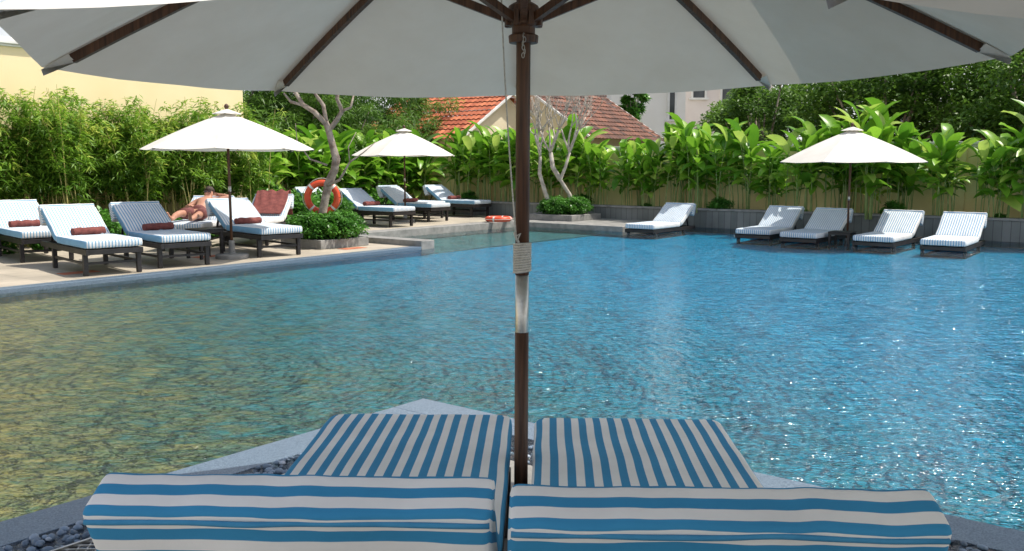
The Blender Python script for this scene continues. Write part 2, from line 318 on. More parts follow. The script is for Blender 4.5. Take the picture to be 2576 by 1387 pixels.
struct(mb.build('granite_border',M['granite'],bevel=0.003),'blue grey granite border flush with the water line')
mb=MB(); qbox(mb,0.25,0.60,0.25,9,-.4,-0.09); qbox(mb,0.60,9,0.25,0.60,-.4,-0.09); struct(mb.build('drain_channel',M['dark']),'dark drain channel bed')
mb=MB(); qbox(mb,0.60,9,0.60,9,-.4,0.0); struct(mb.build('terrace_floor',M['stone']),'grey stone terrace floor under the loungers')
def ico():
    import bmesh
    b=bmesh.new(); bmesh.ops.create_icosphere(b,subdivisions=2,radius=1); vs=np.array([v.co[:] for v in b.verts]); fs=[tuple(v.index for v in f.verts) for f in b.faces]; b.free(); return vs,fs
iv,ifs=ico(); mb=MB()
def pebs(n,fa,fb):
    for i in range(n):
        a=fa(); b=fb(); L=random.uniform(0.013,0.026); sc=np.array([L,L*random.uniform(.6,.8),L*random.uniform(.45,.65)])
        R=np.array(Matrix.Rotation(random.random()*6.3,3,'Z')@Matrix.Rotation(random.uniform(-.5,.5),3,'X'))
        p=PQ(a,b,-0.070+random.random()*0.065); vs=(iv*sc)@R.T+np.array(p); mb.add([tuple(x) for x in vs],ifs,random.random())
pebs(2400,lambda:random.uniform(.4,3.7),lambda:random.uniform(.27,.58))
pebs(900,lambda:random.uniform(.27,.58),lambda:random.uniform(2.2,4.6))
pebs(300,lambda:random.uniform(.27,.58),lambda:random.uniform(.3,2.2))
o=mb.build('pebbles',M['pebble'],smooth=True,tint=True); tag(o,'blue grey river pebbles filling the drain channel','pebbles',kind='stuff')
mb=MB()
for i in range(62):
    a=1.0+i*0.045
    mb.beam(PQ(a,0.52,0.012),PQ(a+0.35,0.92,0.012),0.005,0.006); mb.beam(PQ(a+0.35,0.52,0.017),PQ(a,0.92,0.017),0.005,0.006)
mb.beam(PQ(1.0,0.52,0.014),PQ(4.1,0.52,0.014),0.012,0.02); mb.beam(PQ(1.0,0.92,0.014),PQ(4.1,0.92,0.014),0.012,0.02)
tag(mb.build('drain_grate',M['steel']),'diamond mesh metal drain grate beside the pebbles','grate')
# ---------- walls
w=thing('planter_wall',(0,0,0),0,'low grey slate planter wall with pale capping','wall'); 
mb=MB(); mb.fbox(SF,SF+0.22,-7.2,26,-0.5,0.37)
mb.build('wall_face',M['slate'],w)
mb=MB(); mb.fbox(SF-0.03,SF+0.26,-7.2,26,0.372,0.42); mb.build('wall_capping',M['stone'],w,bevel=0.008)
mb=MB(); mb.fbox(SF+0.22,9.0,-7.2,26,-0.1,0.33); struct(mb.build('planting_soil',M['dark']),'dark soil in the long planter bed')
w=thing('boundary_wall',(0,0,0),0,'aged yellow rendered boundary wall with white coping','wall')
mb=MB(); mb.fbox(9.0,9.2,-8.8,30,-0.1,1.80); mb.build('wall_face',M['yellow2'],w)
mb=MB(); mb.fbox(8.95,9.25,-8.9,30,1.802,1.87); mb.fbox(8.975,9.225,-8.9,30,1.75,1.801); mb.build('wall_coping',M['cap'],w,bevel=0.01)
for k in range(-3,10): mb=MB(); mb.fbox(8.93,8.998,k*3.1,k*3.1+0.28,0.34,1.748); mb.build('wall_pier',M['yellow2'],w)
w=thing('garden_wall',(0,0,0),0,'yellow garden wall behind the ginger plants','wall')
mb=MB(); mb.fbox(0.9,9.0,-9.0,-8.8,-0.1,1.7); mb.build('wall_face',M['yellow2'],w)
mb=MB(); mb.fbox(0.9,8.95,-9.04,-8.76,1.702,1.77); mb.build('wall_coping',M['cap'],w)
w=thing('yellow_building',(0,0,0),0,'large plain yellow building wall with white cornice','building')
mb=MB(); mb.fbox(-24,0.8,-12,-6.0,-0.1,3.42); mb.build('wall',M['yellow'],w)
mb=MB(); mb.fbox(-24,0.84,-12,-5.96,3.422,3.46); mb.fbox(-24,0.88,-12,-5.92,3.462,3.52); mb.fbox(-24,0.82,-12,-5.98,3.522,3.58); mb.build('cornice',M['cap'],w,bevel=0.01)
# ---------- tiled houses
def tile_slope(mb,p0,rv,sv,thick=0.05):
    p0=Vector(p0); rv=Vector(rv); sv=Vector(sv); Lr=rv.length; Ls=sv.length
    nt=int(Lr/0.2); ns=int(Ls/0.28); nrm=rv.cross(sv).normalized()
    if nrm.z<0: nrm=-nrm
    k=4; nu=nt*k; vs=[];fs=[];tt=[]
    for j in range(ns):
        tints=[random.random()*0.8+0.2*noise.noise(Vector((i*.3,j*.3,p0.x))) for i in range(nt)]
        base=len(vs)
        for e in (0,1):
            for i in range(nu+1):
                h=0.035*abs(math.sin(math.pi*i/k+0.01))+ (0.05 if e else 0.02)
                f=(j+e*1.04)/ns
                vs.append(p0+rv*(i/nu)+sv*f+nrm*h)
        for i in range(nu):
            fs.append((base+i,base+i+1,base+nu+1+i+1,base+nu+1+i)); tt.append(min(1,max(0,tints[min(i//k,nt-1)])))
    mb.add(vs,fs,tt)
def house(apex,rdir,rlen,half,zr,ze,sdir,label,tmat,wmat,name='tiled_house'):
    w=thing(name,(0,0,0),0,label,'house')
    A=Vector((apex[0],apex[1],zr)); rv=Vector((rdir[0],rdir[1],0)).normalized()*rlen; sd=Vector((sdir[0],sdir[1],0)).normalized()*half; dn=Vector((0,0,ze-zr))
    mb=MB()
    tile_slope(mb,A,rv,sd*1.08+dn*1.08); tile_slope(mb,A,rv,-sd*1.08+dn*1.08)
    mb.build('roof',tmat,w,tint=True)
    mb=MB()
    mb.tube([A+Vector((0,0,.04)),A+rv+Vector((0,0,.04))],0.09,8); mb.build('ridge_tile',tmat,w,smooth=True)
    i0=rv.normalized()*0.25
    mb=MB(); E=0.9
    for b in (A+i0,A+rv-i0):
        vs=[b+Vector((0,0,-.08)),b+sd*E+dn*E+Vector((0,0,-.06)),Vector(((b+sd*E).x,(b+sd*E).y,0)),Vector(((b-sd*E).x,(b-sd*E).y,0)),b-sd*E+dn*E+Vector((0,0,-.06))]
        mb.add(vs,[(0,1,2,3,4)])
    for sg in(1,-1):
        a=A+i0+sd*E*sg+dn*E; b=A+rv-i0+sd*E*sg+dn*E
        mb.add([a,b,Vector((b.x,b.y,0)),Vector((a.x,a.y,0))],[(0,1,2,3)])
    mb.build('wall',wmat,w)
    for b in (A,A+rv):
        for sg in (1,-1): mb=MB(); mb.beam(b+Vector((0,0,.0)),b+sd*sg*1.08+dn*1.08,0.08,0.07); mb.build('barge_board',M['cap'],w)
    return w
house((0.03,30.0),(-V.x,-V.y),5.2,2.45,3.75,2.3,(U.x,U.y),'house with bright orange terracotta tile roof and cream gable',M['tile'],M['cream'])
house((0.5,30.8),(U.x,U.y),4.9,2.5,3.95,2.35,(V.x,V.y),'house with weathered brown terracotta tile roof',M['tileold'],M['cream'])
def block(x0,x1,y,dep,h,label,wm,wins,name='apartment_building'):
    w=thing(name,((x0+x1)/2,y,0),0,label,'building'); hw=(x1-x0)/2
    mb=MB(); mb.box((0,dep/2,h/2),(2*hw,dep,h)); mb.build('wall',wm,w)
    mb=MB(); mb.box((0,dep/2,h+.1),(2*hw+.3,dep+.3,.2)); mb.build('parapet',M['cap'],w)
    for (wx,wz,ww,wh) in wins:
        f=MB(); 
        for dx in(-1,1): f.box((wx+dx*ww/2,-0.04,wz),(.1,.08,wh+.1))
        for dz in(-1,1): f.box((wx,-0.05,wz+dz*wh/2),(ww+.3,.12,.1))
        fo=f.build('window',M['cap'],w)
        g=MB(); g.box((wx,-0.006,wz),(ww-.1,.01,wh-.1)); 
        g.build('window_pane',M['glass'],fo)
    return w
block(4.8,8.4,44,8,8.5,'white rendered apartment building with small dark windows',M['white'],[(-.95,4.35,.45,.55),(1.15,4.3,.35,1.5),(-.2,6.8,.8,1.2)])
block(8.6,13.5,47,8,9.5,'pale pink apartment building with louvred windows',M['pink'],[(-1.4,5.3,.7,1.0),(.2,5.2,.9,1.3),(1.8,5.2,.9,1.3)])
block(-3,4.6,50,8,5.6,'low white building seen over the tiled roofs',M['white'],[(-1.5,4,1,.9),(1.6,4,1,.9)])
# ---------- leaf meshes
def leaf_mesh(name,pos,dr,L,W,tint,mat,parent,fold=0.2,droop=0.15):
    n=len(pos); dr=dr/np.linalg.norm(dr,axis=1,keepdims=True)
    rnd=np.random.normal(size=(n,3)); rnd[:,2]*=0.35
    side=np.cross(dr,np.array([0,0,1.0])+rnd*0.5); side/=np.linalg.norm(side,axis=1,keepdims=True)+1e-9
    nr=np.cross(side,dr)
    L=L[:,None];W=W[:,None]
    b=pos; t=pos+dr*L-np.array([0,0,1])*L*droop; m=pos+dr*L*0.42
    v=np.stack([b,m+side*W/2+nr*W*fold,t,m-side*W/2+nr*W*fold],axis=1).reshape(-1,3)
    me=bpy.data.meshes.new(name); me.vertices.add(4*n); me.vertices.foreach_set('co',v.ravel())
    me.loops.add(4*n); me.loops.foreach_set('vertex_index',np.arange(4*n,dtype=np.int32))
    me.polygons.add(n); me.polygons.foreach_set('loop_start',np.arange(0,4*n,4,dtype=np.int32)); me.polygons.foreach_set('loop_total',np.full(n,4,dtype=np.int32))
    me.update(calc_edges=True); me.validate()
    a=me.attributes.new('tint','FLOAT','FACE'); a.data.foreach_set('value',np.clip(tint,0,1).astype(np.float32))
    return obj_from(name,me,mat,parent)
def rdirs(n,zlo,zhi):
    az=np.random.rand(n)*2*np.pi; z=np.random.uniform(zlo,zhi,n); c=np.sqrt(np.maximum(0,1-z*z)); return np.stack([c*np.cos(az),c*np.sin(az),z],1)
def bamboo(loc,seed,rz,sc,label,name='bamboo_clump'):
    np.random.seed(seed); random.seed(seed)
    e=thing(name,loc,rz,label,'bamboo','bamboo screen along the building'); e.scale=(sc,)*3
    mb=MB(); P=[];T=[]
    for i in range(38):
        bx=random.uniform(-.62,.62); by=random.uniform(-.28,.28); h=random.choice([random.uniform(1.6,2.5),random.uniform(2.2,2.95)]); lx=random.uniform(-.4,.4); ly=random.uniform(-.4,.4)
        fn=lambda t:Vector((bx+lx*t*t,by+ly*t*t,h*t*(1-.08*t)))
        mb.tube([fn(t/6) for t in range(7)],[0.013*(1-.75*t/6) for t in range(7)],5,False)
        n=319; ncl=29
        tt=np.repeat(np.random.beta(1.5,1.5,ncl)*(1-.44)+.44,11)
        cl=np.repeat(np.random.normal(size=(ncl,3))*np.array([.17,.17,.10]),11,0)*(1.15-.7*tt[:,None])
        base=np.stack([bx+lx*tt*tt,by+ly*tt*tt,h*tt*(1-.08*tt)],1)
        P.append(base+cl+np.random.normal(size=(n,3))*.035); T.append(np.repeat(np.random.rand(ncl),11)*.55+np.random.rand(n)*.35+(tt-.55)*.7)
    P=np.concatenate(P);T=np.concatenate(T);n=len(P)
    mb.build('cane',M['cane'],e,smooth=True)['kind']='stuff'
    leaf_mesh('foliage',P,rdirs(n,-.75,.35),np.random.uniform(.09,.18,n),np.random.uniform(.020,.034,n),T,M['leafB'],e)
    return e
bl=['leafy green bamboo clump against the yellow building wall']
bs=[bamboo(PF(-9.0,-5.3),11,0.3,1.08,bl[0]),bamboo(PF(-8.0,-5.3),12,ANG,1.1,bl[0]),bamboo(PF(-7.1,-5.2),13,1.0,1.06,bl[0])]
k=0
for s_ in np.arange(-6.3,0.6,0.70):
    copy_thing(bs[k%3],PF(s_,-5.3+0.15*math.sin(s_*3)),s_*2.1,None,1.08-0.05*abs(math.sin(s_*2))-0.012*(s_+6)); k+=1
def blobtree(loc,seed,h,rx,zlo,nclump,nleaf,leafL,leafW,mat,label,cat,name,group=None,trunk=True,barkm='bark',cr=0.55,dz=(-.6,.8)):
    np.random.seed(seed); random.seed(seed)
    e=thing(name,loc,0,label,cat,group)
    C=[];R=[]
    H=(h-zlo)/2; cz=(h+zlo)/2
    while len(C)<nclump:
        p=np.random.uniform(-1,1,3)
        if np.linalg.norm(p)>1 or np.linalg.norm(p)<.35: continue
        C.append(p*np.array([rx,rx,H])*.85+np.array([0,0,cz])); R.append(cr*random.uniform(.6,1.15)*rx*.45)
    C=np.array(C);R=np.array(R)
    idx=np.random.randint(0,nclump,nleaf); d=rdirs(nleaf,-1,1); rr=np.random.rand(nleaf)**.4
    P=C[idx]+d*(R[idx]*rr)[:,None]*np.array([1.15,1.15,.75])
    ct=np.random.rand(nclump)
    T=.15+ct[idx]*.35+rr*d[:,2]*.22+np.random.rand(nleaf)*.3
    dd=rdirs(nleaf,*dz)+d*.5
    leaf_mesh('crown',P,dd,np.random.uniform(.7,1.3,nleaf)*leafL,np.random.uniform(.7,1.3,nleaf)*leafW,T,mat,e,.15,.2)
    if trunk:
        mb=MB(); mb.tube([(0,0,-.05),(0.03,0,zlo*.6),(0,.05,cz)],[rx*.07,rx*.055,rx*.035],9)
        for c in C[:: max(1,nclump//14)]:
            mb.tube([(0,0,zlo*.7),tuple((c+np.array([0,0,zlo*.7]))*.5+np.array([0,0,.1])),tuple(c)],[rx*.035,rx*.02,rx*.008],6)
        mb.build('trunk',M[barkm],e,smooth=True)
    return e
TL='dense dark green broadleaf tree behind the boundary wall'
t1=blobtree((12.0,20.5,0),21,6.0,2.5,0.8,60,17000,.15,.075,M['leafT'],TL,'tree','broadleaf_tree','trees behind the boundary wall')
t2=blobtree((9.8,23.8,0),22,5.2,2.3,0.7,55,15000,.14,.07,M['leafT'],TL,'tree','broadleaf_tree','trees behind the boundary wall')
t3=blobtree((7.4,26.8,0),23,4.3,1.9,0.6,45,13000,.12,.06,M['leafT'],TL,'tree','broadleaf_tree','trees behind the boundary wall')
for (x,y,z,src,sc,rz) in [(14.5,21.5,0,t1,1.1,1),(12.2,25.5,0,t2,1.25,2),(10.2,28.5,0,t3,1.25,.5),(15.8,16.0,0,t1,.95,2.2),(5.9,29.6,0,t3,.66,1.2),(8.2,31,0,t2,.78,4),(13.6,17.8,0,t2,1.0,5)]:
    copy_thing(src,(x,y,z),rz,TL,sc)
TL2='feathery green tree behind the garden wall'
b1=blobtree((-6.3,26.3,0),31,4.9,2.1,0.5,60,20000,.19,.035,M['leafT'],TL2,'tree','garden_tree','trees behind the garden wall',dz=(-.9,.4))
for (x,y,sc,rz) in [(-8.6,25.2,1.05,1),(-4.4,27.8,.92,2.5),(-2.9,30.2,.84,4),(-6.8,29.5,1.2,3),(-5.2,25.9,.8,.6)]: copy_thing(b1,(x,y,0),rz,TL2,sc)
blobtree((4.8,36,0),35,4.9,0.75,3.0,16,2500,.20,.09,M['leafS'],'small bright green tree beside the tiled house','tree','small_tree')
blobtree((-17.2,24,0),36,5.6,1.3,2.0,30,6000,.16,.08,M['leafT'],'tree top rising above the yellow building cornice','tree','broadleaf_tree')
def heli(loc,seed,rz,sc,label,group):
    random.seed(seed); e=thing('ginger_plant',loc,rz,label,'plant',group); e.scale=(sc,)*3
    st=MB(); lf=MB()
    for i in range(15):
        bx=random.uniform(-.42,.42); by=random.uniform(-.25,.25); h=random.uniform(1.2,1.85); lx=random.uniform(-.25,.25); ly=random.uniform(-.3,.2)
        f=lambda t:Vector((bx+lx*t*t,by+ly*t*t,h*t))
        st.tube([f(t/4) for t in range(5)],[.014*(1-.5*t/4) for t in range(5)],5,False)
        nl=random.randint(5,7); az0=random.random()*6.28
        for j in range(nl):
            t=1-j*0.09-random.random()*.03
            p=f(t); az=az0+ (j%2)*math.pi+random.uniform(-.6,.6); el=random.uniform(.9,1.45) if j<2 else random.uniform(.0,1.0); L=random.uniform(.48,.80)*(1.1 if j<2 else 1); W=L*random.uniform(.27,.36)
            dv=Vector((math.cos(az),math.sin(az),0)); q=p.copy(); vs=[]; ns=6; a=el; side=Vector((-math.sin(az),math.cos(az),0)); tw=random.uniform(-.6,.6)
            tn=random.uniform(.15,1.0)
            for k in range(ns+1):
                u=k/ns; w=W*.5*math.sin(math.pi*min(1,u*.92+.06))**.75
                if k==ns: w=.003
                up=(-dv*math.sin(a)+Vector((0,0,1))*math.cos(a)); sd=side*math.cos(tw)+up*math.sin(tw); up2=up*math.cos(tw)-side*math.sin(tw)
                vs+= [q+sd*w+up2*w*.35,q,q-sd*w+up2*w*.35]
                q=q+(dv*math.cos(a)+Vector((0,0,1))*math.sin(a))*L/ns; a-=random.uniform(.08,.28)
            fs=[]
            for k in range(ns):
                o=k*3; fs+=[(o,o+1,o+4,o+3),(o+1,o+2,o+5,o+4)]
            lf.add(vs,fs,tn)
    st.build('stem',M['stem'],e,smooth=True)['kind']='stuff'; lf.build('foliage',M['leafH'],e,smooth=True,tint=True)
    return e
HG='ginger plants along the boundary wall'; HL='tall ginger plant with broad bright green leaves'
hs=[heli(PF(8.35,-6.6,.33),40+i,0,.95,HL,HG) for i in range(4)]
for i in range(1,4): hs[i].location=PF(8.35,-6.6+i*.8,.33)
k=0; r_=-3.4
while r_<19:
    sc=(0.84+0.12*math.sin(r_*1.7)+0.06*math.sin(r_*4.1))*(1+0.008*r_)
    copy_thing(hs[k%4],PF(8.25+0.15*math.sin(r_*5),r_,.31),k*1.3,None,sc); k+=1; r_+=0.74+0.12*math.sin(k)
for s_ in np.arange(1.6,8.8,.75):
    c=copy_thing(hs[k%4],PF(s_,-8.35+.2*math.sin(s_*4),.0),k*1.7,None,1.05); k+=1
SG='low shrubs in the garden bed'; SL='low glossy green shrub in the garden bed'
sh=blobtree(PF(-6.5,-4.5),51,.62,.55,0.05,26,2600,.10,.05,M['leafS'],SL,'shrub','shrub',SG,False,cr=.7)
for s_ in np.arange(-5.8,1.2,.8): copy_thing(sh,PF(s_,-4.45+.15*math.sin(s_*7)),s_*3,None,0.8+.2*math.sin(s_*5))
for (s_,r_) in [(2.0,-7.4),(2.9,-7.8),(4.6,-8.0),(5.6,-8.0),(6.6,-8.0),(1.0,-4.6),(1.2,-5.4),(1.9,-4.9),(2.6,-5.6)]: copy_thing(sh,PF(s_,r_),s_*3,None,1.25)
for r_ in np.arange(-6,19,1.9): copy_thing(sh,PF(8.08,r_,.32),r_*3,None,0.40+.14*math.sin(r_*5))
# ---------- planters with frangipani trees
def planter(loc,size,h,seed,label):
    e=thing('stone_planter',loc,ANG,label,'planter'); mb=MB(); a=size/2
    for (c,d) in [((0,a-.06,h/2),(size,.12,h)),((0,-a+.06,h/2),(size,.12,h)),((a-.06,0,h/2),(.12,size-.24,h)),((-a+.06,0,h/2),(.12,size-.24,h))]: mb.box(c,d)
    mb.build('planter_wall',M['stone'],e,bevel=.01)
    mb=MB(); mb.box((0,0,h/2-.02),(size-.24,size-.24,h-.04)); mb.build('soil',M['dark'],e); return e
P1=Vector((-3.20,15.25,0.03)); P2=Vector((1.28,21.6,0.1))
planter(P1,1.05,.15,1,'square grey stone planter on the deck holding a bare tree')
planter(P2,1.25,.14,2,'square pale stone planter at the far end of the pool')
def grow(mb,p,d,L,r,depth,up=.25,n=4,seed=None):
    pts=[p];rs=[r];q=p.copy();dd=d.normalized()
    for i in range(n):
        dd=(dd+Vector((random.uniform(-.28,.28),random.uniform(-.28,.28),random.uniform(-.1,.2)+up*.15))).normalized(); q=q+dd*L/n; pts.append(q.copy()); rs.append(r*(1-.32*(i+1)/n))
    mb.tube(pts,rs,7)
    if depth>0:
        for k in range(2 if random.random()<.7 else 3):
            nd=(dd+Vector((random.uniform(-.75,.75),random.uniform(-.75,.75),random.uniform(-.05,.55)))).normalized()
            grow(mb,q,nd,L*random.uniform(.6,.85),rs[-1]*.8,depth-1,up)
random.seed(5)
e=thing('frangipani_tree',(0,0,0),0,'leafless gnarled frangipani tree with a lifebuoy hung on its trunk','tree')
Y0=15.22
mb=MB(); tr=[(-3.2,Y0,.1),(-3.19,Y0,.35),(-3.22,Y0,.6),(-3.17,Y0+.03,.85),(-3.12,Y0+.05,1.08),(-3.0,Y0,1.32),(-2.96,Y0-.03,1.5),(-3.02,Y0,1.72),(-3.08,Y0+.02,1.95),(-3.13,Y0,2.12)]
mb.tube(tr,[.10,.08,.072,.068,.075,.065,.068,.058,.054,.048],10)
mb.tube([(-3.12,Y0,2.08),(-3.3,Y0-.05,2.28),(-3.5,Y0,2.4),(-3.62,Y0,2.6),(-3.78,Y0+.1,2.85)],[.045,.041,.038,.032,.024],8)
mb.tube([(-3.5,Y0,2.4),(-3.7,Y0,2.45),(-3.84,Y0+.1,2.6)],[.03,.025,.015],7)
mb.tube([(-3.1,Y0,1.95),(-2.95,Y0+.05,2.15),(-2.85,Y0,2.3),(-2.92,Y0-.05,2.5),(-2.88,Y0,2.8)],[.045,.041,.038,.032,.024],8)
mb.tube([(-3.12,Y0,2.1),(-3.18,Y0+.1,2.4),(-3.32,Y0+.1,2.6),(-3.28,Y0,2.9)],[.042,.034,.028,.02],8)
mb.tube([(-2.85,Y0,2.3),(-2.7,Y0,2.36),(-2.66,Y0+.1,2.6)],[.028,.022,.014],7)
mb.tube([(-3.14,Y0,1.05),(-2.9,Y0-.1,1.15),(-2.72,Y0-.1,1.45),(-2.5,Y0-.1,1.6),(-2.3,Y0,1.78)],[.03,.022,.016,.011,.006],6)
mb.tube([(-2.72,Y0-.1,1.45),(-2.74,Y0-.1,1.7),(-2.62,Y0,1.95)],[.013,.009,.005],6)
mb.tube([(-3.12,Y0,1.4),(-3.4,Y0-.05,1.5),(-3.62,Y0,1.8),(-3.66,Y0+.1,2.1)],[.02,.014,.01,.005],6)
for _ in range(9):
    b=Vector(random.choice([(-3.62,Y0,2.6),(-2.88,Y0,2.8),(-3.28,Y0,2.9),(-3.78,Y0+.1,2.85)])); grow(mb,b,Vector((random.uniform(-1,1),random.uniform(-1,1),.6)),.4,.018,1)
mb.build('trunk',M['bark'],e,smooth=True)
e=thing('frangipani_tree',(0,0,0),0,'pale leafless frangipani tree with many thin branches in a stone planter','tree')
mb=MB(); X,Y,_z=P2
for (pts) in [[(-.3,0,.1),(-.38,0,.45),(-.5,0,.8),(-.62,0,1.2),(-.6,.05,1.6)],[(.18,0,.1),(.2,0,.35),(.1,0,.7),(-.12,0,1.05),(.0,0,1.35),(.1,0,1.7)],[(-.12,0,1.05),(-.3,.1,1.35),(-.35,.1,1.7)]]:
    mb.tube([(X+a,Y+b,c) for a,b,c in pts],[.065-.007*i for i in range(len(pts))],8)
    tip=Vector((X+pts[-1][0],Y+pts[-1][1],pts[-1][2]))
    for j in range(5): grow(mb,tip,Vector((random.uniform(-.9,.8),random.uniform(-.4,.4),1)),.6,.028,3,.6)
mb.build('trunk',M['barkpale'],e,smooth=True)
for (p,n) in ((P1,7),(P2,6)):
    for i in range(n):
        a=i*6.28/n; rr=.30
        q=p+Vector((math.cos(a)*rr,math.sin(a)*rr,.10)); copy_thing(sh,q,a,'low green shrub filling a stone planter',.72 if p is P1 else .66)
# ---------- cushions
def box_grid(nx,ny,nz,ed=0.3):
    idx={};vs=[];fs=[]
    def g(i,n): 
        u=2*i/n-1; return ed*u+(1-ed)*math.sin(math.pi/2*u)
    def vid(i,j,k):
        if (i,j,k) not in idx: idx[(i,j,k)]=len(vs); vs.append((g(i,nx),g(j,ny),g(k,nz)))
        return idx[(i,j,k)]
    for i in range(nx):
        for j in range(ny):
            fs.append((vid(i,j,nz),vid(i+1,j,nz),vid(i+1,j+1,nz),vid(i,j+1,nz))); fs.append((vid(i,j,0),vid(i,j+1,0),vid(i+1,j+1,0),vid(i+1,j,0)))
    for i in range(nx):
        for k in range(nz):
            fs.append((vid(i,0,k),vid(i+1,0,k),vid(i+1,0,k+1),vid(i,0,k+1))); fs.append((vid(i,ny,k),vid(i,ny,k+1),vid(i+1,ny,k+1),vid(i+1,ny,k)))
    for j in range(ny):
        for k in range(nz):
            fs.append((vid(0,j,k),vid(0,j,k+1),vid(0,j+1,k+1),vid(0,j+1,k))); fs.append((vid(nx,j,k),vid(nx,j+1,k),vid(nx,j+1,k+1),vid(nx,j,k+1)))
    return vs,fs
def cushion(mb,a,b,c,res,r2,r,puff,wr,tf,stripef,seed=0):
    vs,fs=box_grid(*res); o=[];at=[]
    for (x,y,z) in vs:
        x*=a;y*=b;z*=c; st=stripef(x,y,z)
        de=min(a-abs(x),b-abs(y)); dz=c-abs(z)
        X,Y=x,y
        qx=max(-(a-r2),min(a-r2,x)); qy=max(-(b-r2),min(b-r2,y)); dx=x-qx;dy=y-qy
        if dx and dy:
            m=max(abs(dx),abs(dy)); n=math.hypot(dx,dy); X=qx+dx*m/n; Y=qy+dy*m/n
        Z=z
        if de<r and dz<r:
            e1=r-de;e2=r-dz;n=math.hypot(e1,e2);m=max(e1,e2); sh_=e1*(1-m/n) if n>0 else 0; 
            X-=sh_*(X/a if abs(x)/a>abs(y)/b else X/a*.6); Y-=sh_*(Y/b if abs(y)/b>=abs(x)/a else Y/b*.6)
            Z-=math.copysign(e2*(1-m/n),z)
        pf=(1-(x/a)**4)*(1-(y/b)**4)
        Z+=math.copysign(puff*pf,z)*(abs(z)/c)
        nv=noise.noise(Vector((x*7+seed,y*7,z*9)))*wr+noise.noise(Vector((x*16+seed,y*3.5,z*12)))*wr*.7
        Z+=nv*(z/c); X+=noise.noise(Vector((x*3,y*6+seed,z*8)))*wr*(1.2 if abs(x)>a*.9 else .5); Y+=noise.noise(Vector((x*6,y*3+seed,z*8+5)))*wr*(1.2 if abs(y)>b*.9 else .3)
        o.append(tf(Vector((X,Y,Z)))); at.append(st+noise.noise(Vector((x*4+seed,y*4,z*4)))*.002)
    mb.add(o,fs,.5,at)
BA=rad(32.5)
def lounger(name_label,loc,rotz,group,seed=0,hi=False,hw=.358):
    sm=M['stripe'] if hi else M['stripefar']
    e=thing('sun_lounger',loc,rotz,name_label,'sun lounger',group)
    mb=MB()
    for sx in(-1,1): mb.box((sx*.325,.92,.295),(.045,1.86,.07))
    for y in(.012,1.838,.62,1.17): mb.box((0,y,.295),(.604,.045,.06))
    for i in range(12): mb.box((0,.10+i*.085,.328),(.60,.06,.014))
    for sx in(-1,1): mb.box((sx*.325,.72,.15),(.03,1.16,.03))
    mb.box((0,.11,.15),(.60,.03,.03))
    mb.build('seat_frame',M['darkwood'],e,bevel=.003)
    for sx in(-1,1):
        for y in(.11,1.33): 
            l=MB(); l.box((sx*.325,y,.13),(.055,.055,.26)); l.build('leg',M['darkwood'],e,bevel=.003)
    mb=MB(); Rb=Matrix.Rotation(BA,3,'X'); pv=Vector((0,1.17,.325))
    for sx in(-1,1): mb.box(pv+Rb@Vector((sx*.28,.34,0)),(.04,.70,.03),Rb)
    for i in range(8): mb.box(pv+Rb@Vector((0,.04+i*.088,.018)),(.52,.055,.012),Rb)
    for sx in(-1,1): mb.beam((sx*.24,1.72,.30),(sx*.24,pv.y+.5*math.cos(BA),pv.z+.5*math.sin(BA)),.03,.02)
    mb.build('backrest_frame',M['darkwood'],e,bevel=.003)
    k=2 if hi else 1
    mb=MB(); cushion(mb,.355,.59,.048,(26*k,32*k,5),.055,.024,.006,.0025,lambda p:p+Vector((0,.572,.392)),lambda x,y,z:x+.0135,seed)
    mb.build('seat_cushion',sm,e,smooth=True,attr='stripe')
    mb=MB(); pb=Vector((0,1.165,.392))
    cushion(mb,.355,.345,.048,(26*k,20*k,5),.04,.024,.012,.005,lambda p:pb+Rb@(p+Vector((0,.345,0))),lambda x,y,z:x+.0135,seed+3)
    mb.build('backrest_cushion',sm,e,smooth=True,attr='stripe')
    mb=MB(); Rp=Matrix.Rotation(-rad(22),3,'X'); pc=Vector((0,1.770,.685)); b_=.055;c_=.135
    cushion(mb,hw,b_,c_,(34*k,8,14*k),.016,.013,.001,.005,lambda p:pc+Rp@p,lambda x,y,z:z+(b_-y)-.004,seed+5)
    mb.build('head_cushion',sm,e,smooth=True,attr='stripe')
    mb=MB()
    pts=[]
    for i in range(41):
        x=-(hw-.006)+2*(hw-.006)*i/40; pts.append(pc+Rp@Vector((x,b_+.0015+.004*noise.noise(Vector((x*8,seed,0))),c_-.020+.006*noise.noise(Vector((x*5,seed,2))))))
    mb.tube(pts,.0055,6); mb.build('piping',M['blue'],e,smooth=True)
    return e
NG='pair of loungers under the parasol'
def rz_of(dx,dy): return math.atan2(dy,dx)-math.pi/2
lounger('blue and white striped sun lounger beside the parasol pole',(-.354,3.38,0),rz_of(-.043,-1.76),NG,1,True,.366)
lounger('blue and white striped sun lounger close to the water corner',(.440,3.32,0),rz_of(-.068,-1.76),NG,9,True,.376)
DG='sun loungers on the pool deck'
drot=rz_of(-.68,.73)
L0=lounger('striped cushion lounger on dark wooden legs with rolled towel',(-4.97,11.15,.035),drot,DG,4)
vrot=rz_of(-V.x,-V.y)
deck=[((-6.60,12.7),drot,1),((-4.38,12.0),drot,1),((-3.45,13.4),drot,1),((-5.28,14.2),0.02,0),((-4.52,15.15),-0.02,0),((-2.39,19.9),vrot,1),((-1.73,21.8),vrot,1),((-.77,23.7),vrot,1),((-1.94,23.0),vrot,0),((-3.75,21.4),vrot,0)]
towels=[((-4.97,11.15),drot)]
